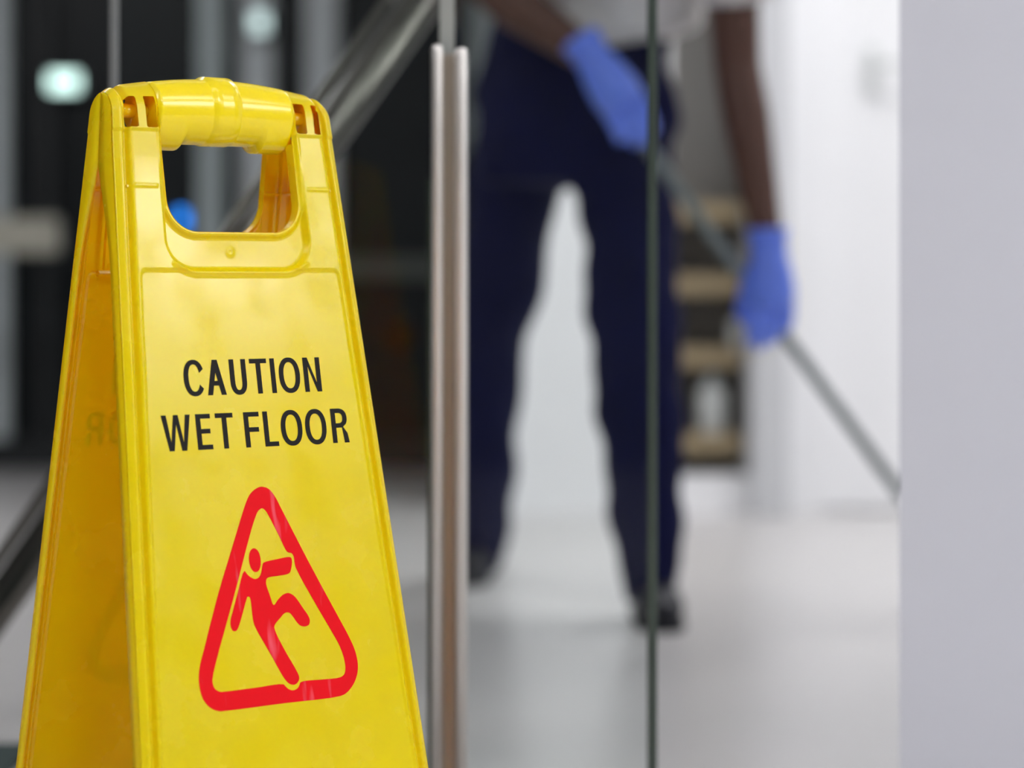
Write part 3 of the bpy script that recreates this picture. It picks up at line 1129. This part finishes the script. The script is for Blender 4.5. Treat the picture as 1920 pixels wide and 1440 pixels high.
# mop
T0, T1p = pt(1170, 214, 3.765), pt(1450, 599, 3.815)
dr = (T1p - T0).normalized()
Tend = T1p + dr * ((T1p.z - .055) / -dr.z)
mop = empty('mop', (Tend.x, Tend.y, 0), 'grey mop pole held slanting in both blue gloves', 'mop')
b = bmesh.new()
tube(b, [T0 - dr * .05, T0 - dr * .045, T1p, Tend], [.007, .0098, .0098, .0098], 16)
obj('pole', b, M_pole, mop, True)
b = bmesh.new()
tube(b, [Tend - dr * .09, Tend - dr * .03, Tend + dr * .005], [.014, .018, .03], 16)
obj('socket', b, M_pole, mop, True)
b = bmesh.new()
for k in range(44):
    a = 2 * math.pi * k / 44 + random.uniform(-.05, .05)
    r = random.uniform(.06, .095)
    c = Vector((Tend.x, Tend.y, .052))
    p1 = c + Vector((math.cos(a) * r * .35, math.sin(a) * r * .35, -.008))
    p2 = c + Vector((math.cos(a) * r * .75, math.sin(a) * r * .75, -.038))
    p3 = c + Vector((math.cos(a + .2) * r, math.sin(a + .2) * r, -.0455))
    tube(b, [c, p1, p2, p3], [.006, .0065, .006, .005], 6)
st = obj('strands', b, M_mop, mop, True)
st['kind'] = 'stuff'

# ------------------------------------------------------------------ shelf unit in the niche
YS = YW + .06
shelf = empty('shelving_unit', ((XN0 + XN1) / 2, YS + .1, gz(893)), 'tan wooden shelves in the dim niche beside the trousers', 'shelf')
zb = gz(893)
for lvl in (830, 668, 532, 396):
    z = gz(lvl, YS)
    obj('shelf_board', bx((XN0 + .012, YS, z - .026), (XN1 - .012, YS + .13, z + .020), .002), M_tan, shelf)
for x in (XN0 + .001, XN1 - .012):
    obj('side_panel', bx((x, YS, zb), (x + .011, YS + .13, gz(340, YS))), M_niche, shelf)


def canister(px, py0, py1, wd, label):
    y = YS + .05
    x = gx(px, y)
    z0, z1 = gz(py1, y), gz(py0, y)
    o = empty('canister', (x, y, z0), label, 'canister', 'canisters on the shelves')
    h = z1 - z0
    b = bmesh.new()
    tube(b, [(x, y, z0), (x, y, z0 + .004), (x, y, z0 + h * .72), (x, y, z0 + h * .82)], [wd * .94, wd, wd, wd * .6], 24)
    obj('bottle_body', b, M_pale, o, True)
    b = bmesh.new()
    tube(b, [(x, y, z0 + h * .82), (x, y, z1)], [wd * .45, wd * .42], 18)
    obj('cap', b, M_greymetal, o, True)
    return o


canister(1334, 700, 600 + (CAMH - (gz(830, YS) + .020)) * F / (YS + .05), .034, 'pale plastic canister standing on the lower tan shelf')
canister(1386, 590, 600 + (CAMH - (gz(668, YS) + .020)) * F / (YS + .05), .022, 'small pale canister on the middle tan shelf by the pilaster')

# ------------------------------------------------------------------ small things in the dark lobby
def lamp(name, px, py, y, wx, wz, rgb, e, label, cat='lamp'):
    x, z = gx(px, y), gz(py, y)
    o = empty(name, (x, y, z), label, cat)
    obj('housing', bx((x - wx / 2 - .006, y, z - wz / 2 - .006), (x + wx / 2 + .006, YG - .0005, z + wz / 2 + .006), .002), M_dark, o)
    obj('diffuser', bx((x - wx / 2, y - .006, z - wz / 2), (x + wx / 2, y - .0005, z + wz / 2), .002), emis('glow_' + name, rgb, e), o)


lamp('reflected_glow', 120, 154, YG - .10, .095, .055, (205, 240, 232), 2.6, 'added pale green glowing box for a reflected light in the lobby, left of the sign')  # glowing box added in place of a light reflected in the glazing
lamp('mullion_glow', 487, 42, YG - .14, .050, .060, (215, 235, 235), 1.6, 'added pale glowing box for a reflected light, on a mullion above the sign handle')  # second added box, likewise for a reflected glow
lamp('blue_glow', 340, 412, YG - .06, .030, .050, (40, 140, 255), 3.2, 'small blue glowing object seen through the handle opening of the sign')  # emissive blue block for a small bright blue spot
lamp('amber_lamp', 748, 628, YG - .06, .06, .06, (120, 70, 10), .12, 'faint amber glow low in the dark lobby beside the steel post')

bench = empty('guard_rail', (gx(-180, 7.2), 7.2, 0), 'pale beige guard rail on posts in the dark lobby at the left', 'rail')
obj('rail_bar', bx((gx(-700, 7.2), 7.17, gz(476, 7.2)), (gx(112, 7.2), 7.23, gz(408, 7.2)), .012), M_beige, bench)
for px in (-560, -60):
    obj('rail_post', bx((gx(px, 7.2) - .02, 7.18, 0), (gx(px, 7.2) + .02, 7.22, gz(476, 7.2)), .003), M_dark, bench)

mt = tag(top('floor_mat', bx((-1.5, 2.02, 0.0005), (pt(70, 1440, 2.70).x, 2.69, .009), .003), M_mat), 'dark green floor mat at the lower left corner beside the sign', 'mat')
